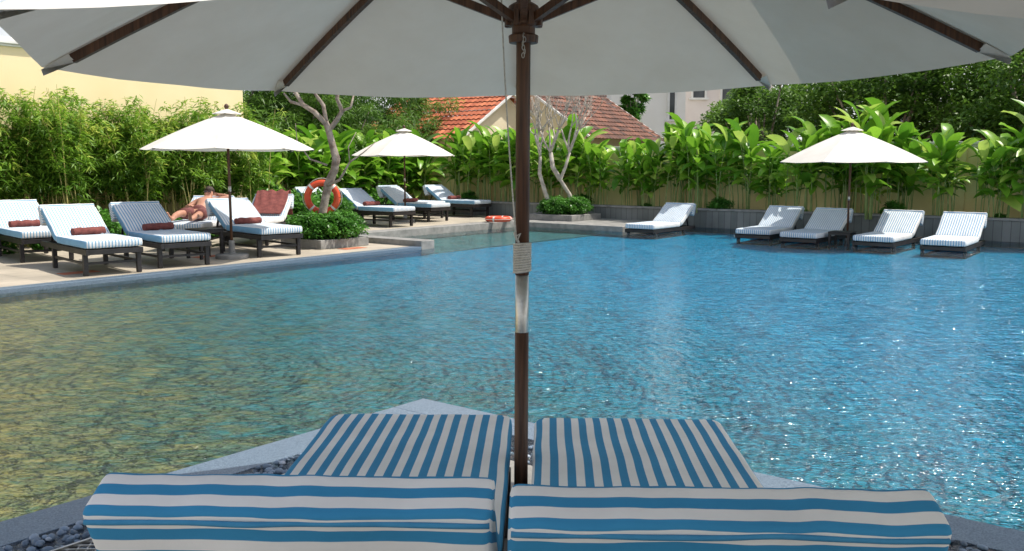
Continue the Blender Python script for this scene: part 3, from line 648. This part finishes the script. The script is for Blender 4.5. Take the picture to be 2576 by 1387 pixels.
for i,(p,rz,t) in enumerate(deck):
    lab='striped cushion lounger on dark wooden legs'+(' with rolled towel' if t else '')
    if i==3: lab='striped lounger with a man resting on it'
    if i==4: lab='striped lounger with a maroon towel draped over its backrest'
    copy_thing(L0,(p[0],p[1],.035),rz,lab)
    if t: towels.append((p,rz))
RG='loungers standing in the shallow pool shelf'; rrot=rz_of(U.x,U.y)
for i,(x,y) in enumerate([(2.66,18.65),(4.62,17.15),(5.22,16.3),(6.27,15.5),(7.10,14.7)]):
    c=copy_thing(L0,(x,y,-.265),rrot+0.03*math.sin(i*2),'striped lounger standing low in the shallow water'); c['group']=RG
def towelroll(p,rz,seed):
    random.seed(seed); vs,fs=box_grid(22,10,6,.5); o=[]
    for (x,y,z) in vs:
        n=math.sqrt(y*y+z*z) or 1; m=max(abs(y),abs(z)); y2=y/n*m; z2=z/n*m
        w=noise.noise(Vector((x*3+seed,y*2,z*2)))*.012
        o.append((x*.205+w*.5,y2*.068+w,z2*.048+w+ .004*math.sin(x*9)))
    mb=MB(); mb.add(o,fs); ob=mb.build('rolled_towel',M['towel'],smooth=True)
    Rz=Matrix.Rotation(rz,3,'Z'); q=Rz@Vector((random.uniform(-.04,.04),1.04,.035+.450+.042)); ob.location=(p[0]+q.x,p[1]+q.y,q.z); ob.rotation_euler=(0,0,rz+random.uniform(-.06,.06))
    tag(ob,'maroon rolled towel on a lounger cushion','towel','rolled towels on loungers')
for i,(p,rz) in enumerate(towels): towelroll(p,rz,i)
def drape():
    mb=MB(); vs=[];nx,ny=26,40
    for j in range(ny+1):
        for i in range(nx+1):
            u=i/nx-.5; t=j/ny*1.35
            if t<.75: y=1.12+t*math.cos(BA); z=.47+t*math.sin(BA)
            elif t<.90: y=1.12+.75*math.cos(BA)+(t-.75)*.9; z=.47+.75*math.sin(BA)-(t-.75)*.15
            else: y=1.12+.75*math.cos(BA)+.135+.01; z=.85-(t-.90)
            w=.02*math.sin(u*22+t*3)*min(1,t*2)*.5+noise.noise(Vector((u*6,t*5,1)))*.02
            vs.append((u*.60+.02*math.sin(t*5),y+(.01+w*.6)*(0 if t<.75 else 1),z+.025+w*(1 if t<.9 else 0)))
    fs=[(j*(nx+1)+i,j*(nx+1)+i+1,(j+1)*(nx+1)+i+1,(j+1)*(nx+1)+i) for j in range(ny) for i in range(nx)]
    mb.add(vs,fs); ob=mb.build('draped_towel',M['towel'],smooth=True); s=ob.modifiers.new('solid','SOLIDIFY'); s.thickness=.008
    ob.location=(-4.52,15.15,.035); ob.rotation_euler=(0,0,-.02); tag(ob,'maroon towel draped over a lounger backrest','towel')
drape()
# ---------- parasols
def parasol(loc,R,ze,za,label,base_z=0.0,rot=0,near=False,hubz=None,tilt=0,group='white garden parasols',strutr=.6,ctilt=(0,0)):
    e=thing('parasol',loc,rot,label,'parasol',group); e.rotation_euler=(0,tilt,rot)
    sl=(za-ze); hz=hubz or (ze+.10)
    CR=Matrix.Rotation(ctilt[0],3,'X')@Matrix.Rotation(ctilt[1],3,'Y'); PV=Vector((0,0,za-.05))
    def T(p): return PV+CR@(Vector(p)-PV) if near else Vector(p)
    def cz(t): return za-sl*t+.035*4*t*(1-t)*(1 if near else .8)
    mb=MB(); nt,na=14,8; vs=[];fs=[]
    for k in range(8):
        d0=Vector((math.cos(k*math.pi/4),math.sin(k*math.pi/4),0)); d1=Vector((math.cos((k+1)*math.pi/4),math.sin((k+1)*math.pi/4),0)); o=len(vs)
        for i in range(nt+1):
            t=i/nt
            for j in range(na+1):
                a=j/na; q=4*a*(1-a); p=(d0*(1-a)+d1*a)*(R*t)*(1-.012*q*t)
                z=cz(t)-.028*q*t*(1-.3*t)+noise.noise(Vector((p.x*3,p.y*3,k)))*.005*q
                vs.append(T((p.x,p.y,z)))
        for i in range(nt):
            for j in range(na):
                A=o+i*(na+1)+j; fs.append((A,A+na+1,A+na+2,A+1))
    mb.add(vs,fs)
    for k in range(8):
        th=k*math.pi/4; d=Vector((math.cos(th),math.sin(th),0)); s_=Vector((-d.y,d.x,0)); 
        pt=lambda r,w,dz:T(d*r+s_*w+Vector((0,0,cz(r/R)+dz)))
        mb.add([pt(R*1.002,0,-.006),pt(R-.10,.035,-.014),pt(R-.11,0,-.040),pt(R-.10,-.035,-.014),pt(R*.998,0,-.028)],[(0,1,2,4),(0,4,2,3)])
    c=mb.build('canopy',M['canvas'],e,smooth=True)
    mb=MB(); vs=[];fs=[]
    for i in range(5):
        t=i/4
        for k in range(32):
            th=k*math.pi/16; q=abs(math.sin(4*th)); rr=.21*t*(1-.05*q); vs.append(T((rr*math.cos(th),rr*math.sin(th),za+.055-.075*t-.006*q*t)))
    for i in range(4):
        for k in range(32): fs.append((i*32+k,(i+1)*32+k,(i+1)*32+(k+1)%32,i*32+(k+1)%32))
    mb.add(vs,fs); mb.build('canopy_vent',M['canvas'],e,smooth=True)
    for k in range(8):
        th=k*math.pi/4; d=Vector((math.cos(th),math.sin(th),0)); m=MB()
        prev=None; w=.021
        for i in range(9):
            t=.03+i/8*.93*(R-.045)/R; p=T(d*(R*t)+Vector((0,0,cz(t)-.024)))
            if prev is not None: m.beam(prev,p+(p-prev)*.02,w,.028)
            prev=p
        m.build('rib',M['wood'],e)
        m=MB(); tt=strutr/R
        a=d*.035+Vector((0,0,hz)); b=T(d*strutr+Vector((0,0,cz(tt)-.05))); m.beam(a,b,.021,.024); m.build('strut',M['wood'],e)
    m=MB(); m.lathe([(.026,-.068),(.045,-.068),(.047,-.045),(.036,-.04),(.036,-.02),(.052,-.012),(.054,.022),(.046,.045),(.03,.055)],24,(0,0,hz)); 
    for k in range(8):
        th=(k+.5)*math.pi/4; m.box((math.cos(th)*.052,math.sin(th)*.052,hz+.005),(.018,.018,.045),Matrix.Rotation(th,3,'Z'))
    m.build('hub',M['wood'],e,bevel=.002)
    pr=.0225 if near else .02
    if near:
        m=MB(); m.lathe([(pr,base_z),(pr,.862)],20); m.build('lower_pole',M['wood'],e,smooth=True)
        m=MB(); m.lathe([(pr*.93,.86),(pr*.95,.862),(pr*.95,1.05)],20); m.build('steel_sleeve',M['steel'],e,smooth=True)
        m=MB(); m.lathe([(pr,1.05),(pr,za)],20); m.build('upper_pole',M['wood'],e,smooth=True)
        m=MB()
        for i in range(12):
            z=1.062+i*.0078; pts=[(math.cos(q)*(pr+.004),math.sin(q)*(pr+.004),z+.0035*math.cos(q+i*.1)) for q in [j*2*math.pi/20 for j in range(21)]]
            m.tube(pts,.0042,6,False)
        m.tube([(-.012,-.032,1.155),(-.022,-.034,1.175),(-.008,-.036,1.185),(-.016,-.036,1.16),(-.026,-.032,1.19)],.005,6)
        m.build('rope_binding',M['rope'],e,smooth=True)
        m=MB(); top=Vector((-.073,-.05,hz+.16)); bt=Vector((-.02,-.034,1.17)); pts=[top.lerp(bt,i/12)+Vector((-.006*math.sin(math.pi*i/12),0,0)) for i in range(13)]
        m.tube(pts,.0028,6); m.build('cord',M['rope'],e,smooth=True)
        m=MB()
        for i in range(6):
            c0=Vector((.0+.003*math.sin(i*2),-.048,hz-.05-.012*i)); pts=[]
            for j in range(13):
                q=j*math.pi/6; a=.004*math.cos(q); b=.008*math.sin(q); pts.append(c0+(Vector((a,0,b)) if i%2 else Vector((a*.5,a*.8,b))))
            m.tube(pts,.0012,5,False)
        m.build('chain',M['steel'],e,smooth=True)
    else:
        m=MB(); m.lathe([(pr,base_z),(pr,za)],14); m.build('pole',M['wood'],e,smooth=True)
        m=MB(); m.lathe([(pr+.004,.98),(pr+.004,1.06)],14); m.build('steel_sleeve',M['steel'],e,smooth=True)
    m=MB(); m.lathe([(.02,za+.05),(.032,za+.07),(.036,za+.09),(.022,za+.115),(.006,za+.125)],16); m.build('finial',M['wood'],e,smooth=True)
    m=MB(); m.lathe([(.24,base_z),(.24,base_z+.05),(.22,base_z+.065),(.05,base_z+.07),(.04,base_z+.26),(.03,base_z+.265)],28) if not near else m.lathe([(.10,0),(.10,.03),(.03,.035),(.03,.16),(.026,.165)],24)
    m.build('base',M['stone'],e,smooth=False,bevel=.004)
    return e
parasol((.028,2.86,0),1.52,1.722,2.34,'white canvas parasol with dark wooden ribs over the loungers',0,0,True,1.845,rad(.25),strutr=.62,ctilt=(rad(.5),rad(-.9)))
parasol((1.50,.32,0),1.46,1.652,2.2,'white canvas parasol standing beside the loungers',0,rad(22.5)+math.atan2(.39,.92),False,None,0)
parasol((2.32,2.25,0),1.80,2.32,2.9,'tall unseen white parasol added to shade the right lounger',0,rad(22.5),False,None,0)  # out of view, added to keep sun off the right lounger
parasol((-4.15,13.2,.03),1.23,1.60,2.13,'white canvas parasol on the deck shading two loungers',0,rad(10))
parasol((-2.60,21.8,.03),1.30,1.60,2.20,'white canvas parasol among the deck loungers near the ginger plants',0,rad(25))
parasol((6.33,16.85,-.24),1.36,1.70,2.30,'white canvas parasol standing in the shallow pool shelf',0,rad(5))
def table(loc,rz,label):
    e=thing('side_table',loc,rz,label,'table','small side tables'); m=MB()
    for i in range(5): m.box((-.16+i*.08,0,.43),(.07,.40,.02))
    m.box((0,.18,.40),(.38,.03,.04)); m.box((0,-.18,.40),(.38,.03,.04)); m.build('table_top',M['darkwood'],e,bevel=.003)
    for sx in(-1,1):
        for sy in(-1,1): l=MB(); l.box((sx*.17,sy*.17,.19),(.04,.04,.38)); l.build('leg',M['darkwood'],e)
    return e
t=table((-4.55,13.2,.032),vrot,'small black wooden side table between loungers')
copy_thing(t,(6.03,16.3,-.24),rrot,'small dark side table standing in the shallow water')
def buoy(loc,rot,label):
    e=thing('lifebuoy',loc,0,label,'lifebuoy'); e.rotation_euler=rot
    def ring(a0,a1,rr,n): 
        return [(.25*math.cos(a0+(a1-a0)*i/n),.25*math.sin(a0+(a1-a0)*i/n),0) for i in range(n+1)]
    m=MB(); m.tube(ring(0,2*math.pi,0,48),.057,14,False); m.build('ring',M['orange'],e,smooth=True)
    for k in range(4):
        a=math.pi/4+k*math.pi/2; m=MB(); m.tube(ring(a-.07,a+.07,0,5),.059,14,False); m.build('band',M['whitep'],e,smooth=True)
    m=MB()
    for k in range(4):
        a=math.pi/4+k*math.pi/2; pts=[]
        for i in range(11):
            q=a+math.pi/2*i/10; rr=.31+.02*math.sin(math.pi*i/10); pts.append((rr*math.cos(q),rr*math.sin(q),0))
        m.tube(pts,.006,5,False)
    m.build('grab_line',M['rope'],e,smooth=True)
buoy((-3.25,15.38,.85),(rad(96),rad(0),rad(10)),'orange lifebuoy with pale bands hung behind the bare tree trunk')
buoy((-.30,20.1,.20),(0,0,.4),'orange lifebuoy lying flat on the stone pool kerb')
# ---------- man
def man():
    loc=Vector((-5.28,14.2,.035)); vs=[];ed=[];rd=[]
    def W(p):
        x,y,z=p; return (x,y-.06,z-.10*max(0,y-1.0))
    def v(p,r,par=None):
        vs.append(W(p)); rd.append(r); i=len(vs)-1
        if par is not None: ed.append((par,i))
        return i
    pel=v((0,.90,.555),.118); wa=v((0,1.04,.60),.105,pel); ch=v((0,1.22,.70),.125,wa); uc=v((0,1.33,.77),.11,ch); nk=v((.005,1.42,.835),.052,uc)
    jw=v((.01,1.44,.885),.062,nk); cr=v((.01,1.485,.935),.082,jw); tp=v((.01,1.52,.985),.066,cr)
    for sx in(-1,1):
        h=v((sx*.10,.86,.555),.085,pel); k=v((sx*.15,.46,.58 if sx<0 else .55),.056,h); 
        c=v((sx*.16,.30,.55 if sx<0 else .53),.050,k); a=v((sx*.15,.13,.50),.034,c); f=v((sx*.17,.05,.56),.03,a); v((sx*.18,.02,.63),.018,f)
    def hand(w,par,d,sidev,cl):
        d=Vector(d).normalized(); sd=Vector(sidev).normalized(); w=Vector(w)
        pm=v(tuple(w+d*.05),.026,par)
        for i in range(4):
            b=w+d*.085+sd*(i-1.5)*.019; x=v(tuple(b),.009,pm); y=v(tuple(b+d*.035*(1-.1*abs(i-1.3))+Vector(cl)*.01),.008,x); v(tuple(b+d*.06*(1-.12*abs(i-1.3))+Vector(cl)*.03),.006,y)
        x=v(tuple(w+d*.03-sd*.035),.010,pm); v(tuple(w+d*.065-sd*.05),.008,x)
    s=v((.17,1.34,.79),.058,uc); el=v((.38,1.42,.86),.040,s); wr=v((.20,1.55,.90),.028,el); hand((.20,1.55,.90),wr,(-1,.1,.05),(0,.3,1),(0,-1,0))
    s=v((-.17,1.31,.76),.058,uc); el=v((-.31,1.10,.60),.040,s); wr=v((-.17,.94,.69),.028,el); hand((-.17,.94,.69),wr,(1,-.2,-.1),(.2,1,0),(0,0,-1))
    v((.01,1.395,.925),.016,jw)
    me=bpy.data.meshes.new('person'); me.from_pydata(vs,ed,[]); ob=obj_from('person',me,M['skin'])
    sk=ob.modifiers.new('skin','SKIN')
    layer=me.skin_vertices[0].data
    for i,r in enumerate(rd): layer[i].radius=(r,r); layer[i].use_root=(i==0)
    sk.use_smooth_shade=True; sb=ob.modifiers.new('sub','SUBSURF'); sb.levels=2; sb.render_levels=2
    ob.location=loc; tag(ob,'shirtless man in sunglasses lying back, one arm behind his head','person')
    m=MB(); V0,F0=iv,ifs
    hv=[(x*.088+.01,y*.095+1.505,z*.088+.968) for x,y,z in V0]
    hv=[W((x,y if not(y<1.46 and z<.965) else y+.05,z)) for x,y,z in hv]
    m.add(hv,F0); m.build('hair',M['hair'],ob,smooth=True)
    m=MB(); 
    for sx in(-1,1): m.box(W((.01+sx*.034,1.405,.945)),(.052,.012,.034),Matrix.Rotation(.5,3,'X'))
    m.box(W((.01,1.402,.952)),(.15,.008,.008)); m.build('sunglasses',M['glass'],ob,bevel=.004)
    m=MB(); m.tube([W(p) for p in [(-.0,1.0,.585),(0,.93,.565),(0,.86,.555)]],[.125,.138,.135],16)
    for sx,zz in((-1,.575),(1,.56)): m.tube([W(p) for p in [(sx*.08,.90,.56),(sx*.115,.75,(.555+zz)/2),(sx*.135,.60,zz)]],[.105,.098,.088],14)
    m.build('shorts',M['shorts'],ob,smooth=True)
man()
# ---------- light, world, camera
EL=rad(60); hx,hy=1.0,.15; hl=math.hypot(hx,hy)
sdir=Vector((hx/hl*math.cos(EL),hy/hl*math.cos(EL),math.sin(EL)))
ld=bpy.data.lights.new('sun','SUN'); ld.energy=5.0; ld.angle=rad(.5); ld.color=(1,.94,.84)
lo=bpy.data.objects.new('sun',ld); COL.objects.link(lo); lo.rotation_euler=sdir.to_track_quat('Z','Y').to_euler()
w=bpy.data.worlds.new('World'); scene.world=w; w.use_nodes=True; nt=w.node_tree; nt.nodes.clear(); lk=nt.links
o=nt.nodes.new('ShaderNodeOutputWorld'); b=nt.nodes.new('ShaderNodeBackground'); s=nt.nodes.new('ShaderNodeTexSky'); s.sky_type='NISHITA'; s.sun_disc=False
s.sun_elevation=EL; s.sun_rotation=math.atan2(sdir.x,sdir.y); s.air_density=1.0; s.dust_density=3.0; s.ozone_density=1
# broken white cloud added to lift ambient light, thicker towards the horizon
tc=nt.nodes.new('ShaderNodeTexCoord'); mp=nt.nodes.new('ShaderNodeMapping'); mp.inputs['Scale'].default_value=(1,1,2.6); lk.new(tc.outputs['Generated'],mp.inputs[0])
nz=nt.nodes.new('ShaderNodeTexNoise'); nz.inputs['Scale'].default_value=2.2; nz.inputs['Detail'].default_value=7; lk.new(mp.outputs[0],nz.inputs['Vector'])
sp=nt.nodes.new('ShaderNodeSeparateXYZ'); lk.new(tc.outputs['Generated'],sp.inputs[0])
ma=nt.nodes.new('ShaderNodeMath'); ma.operation='MULTIPLY_ADD'; lk.new(sp.outputs['Z'],ma.inputs[0]); ma.inputs[1].default_value=-.45; lk.new(nz.outputs['Fac'],ma.inputs[2])
mr=nt.nodes.new('ShaderNodeMapRange'); mr.interpolation_type='SMOOTHSTEP'; lk.new(ma.outputs[0],mr.inputs[0]); mr.inputs[1].default_value=.20; mr.inputs[2].default_value=.48
mx=nt.nodes.new('ShaderNodeMix'); mx.data_type='RGBA'; lk.new(mr.outputs[0],mx.inputs[0]); lk.new(s.outputs[0],mx.inputs[6]); mx.inputs[7].default_value=(7.2,7.3,7.4,1)
b.inputs[1].default_value=0.15; lk.new(mx.outputs[2],b.inputs[0]); lk.new(b.outputs[0],o.inputs[0])
cd=bpy.data.cameras.new('camera'); cd.sensor_width=36; cd.lens=31.44; cd.clip_end=1500; cd.clip_start=.05
co=bpy.data.objects.new('camera',cd); COL.objects.link(co); co.location=(0,0,1.4); co.rotation_euler=(rad(90-7.04),0,0); scene.camera=co
scene.view_settings.view_transform='Standard'; scene.view_settings.look='None'; scene.view_settings.exposure=0
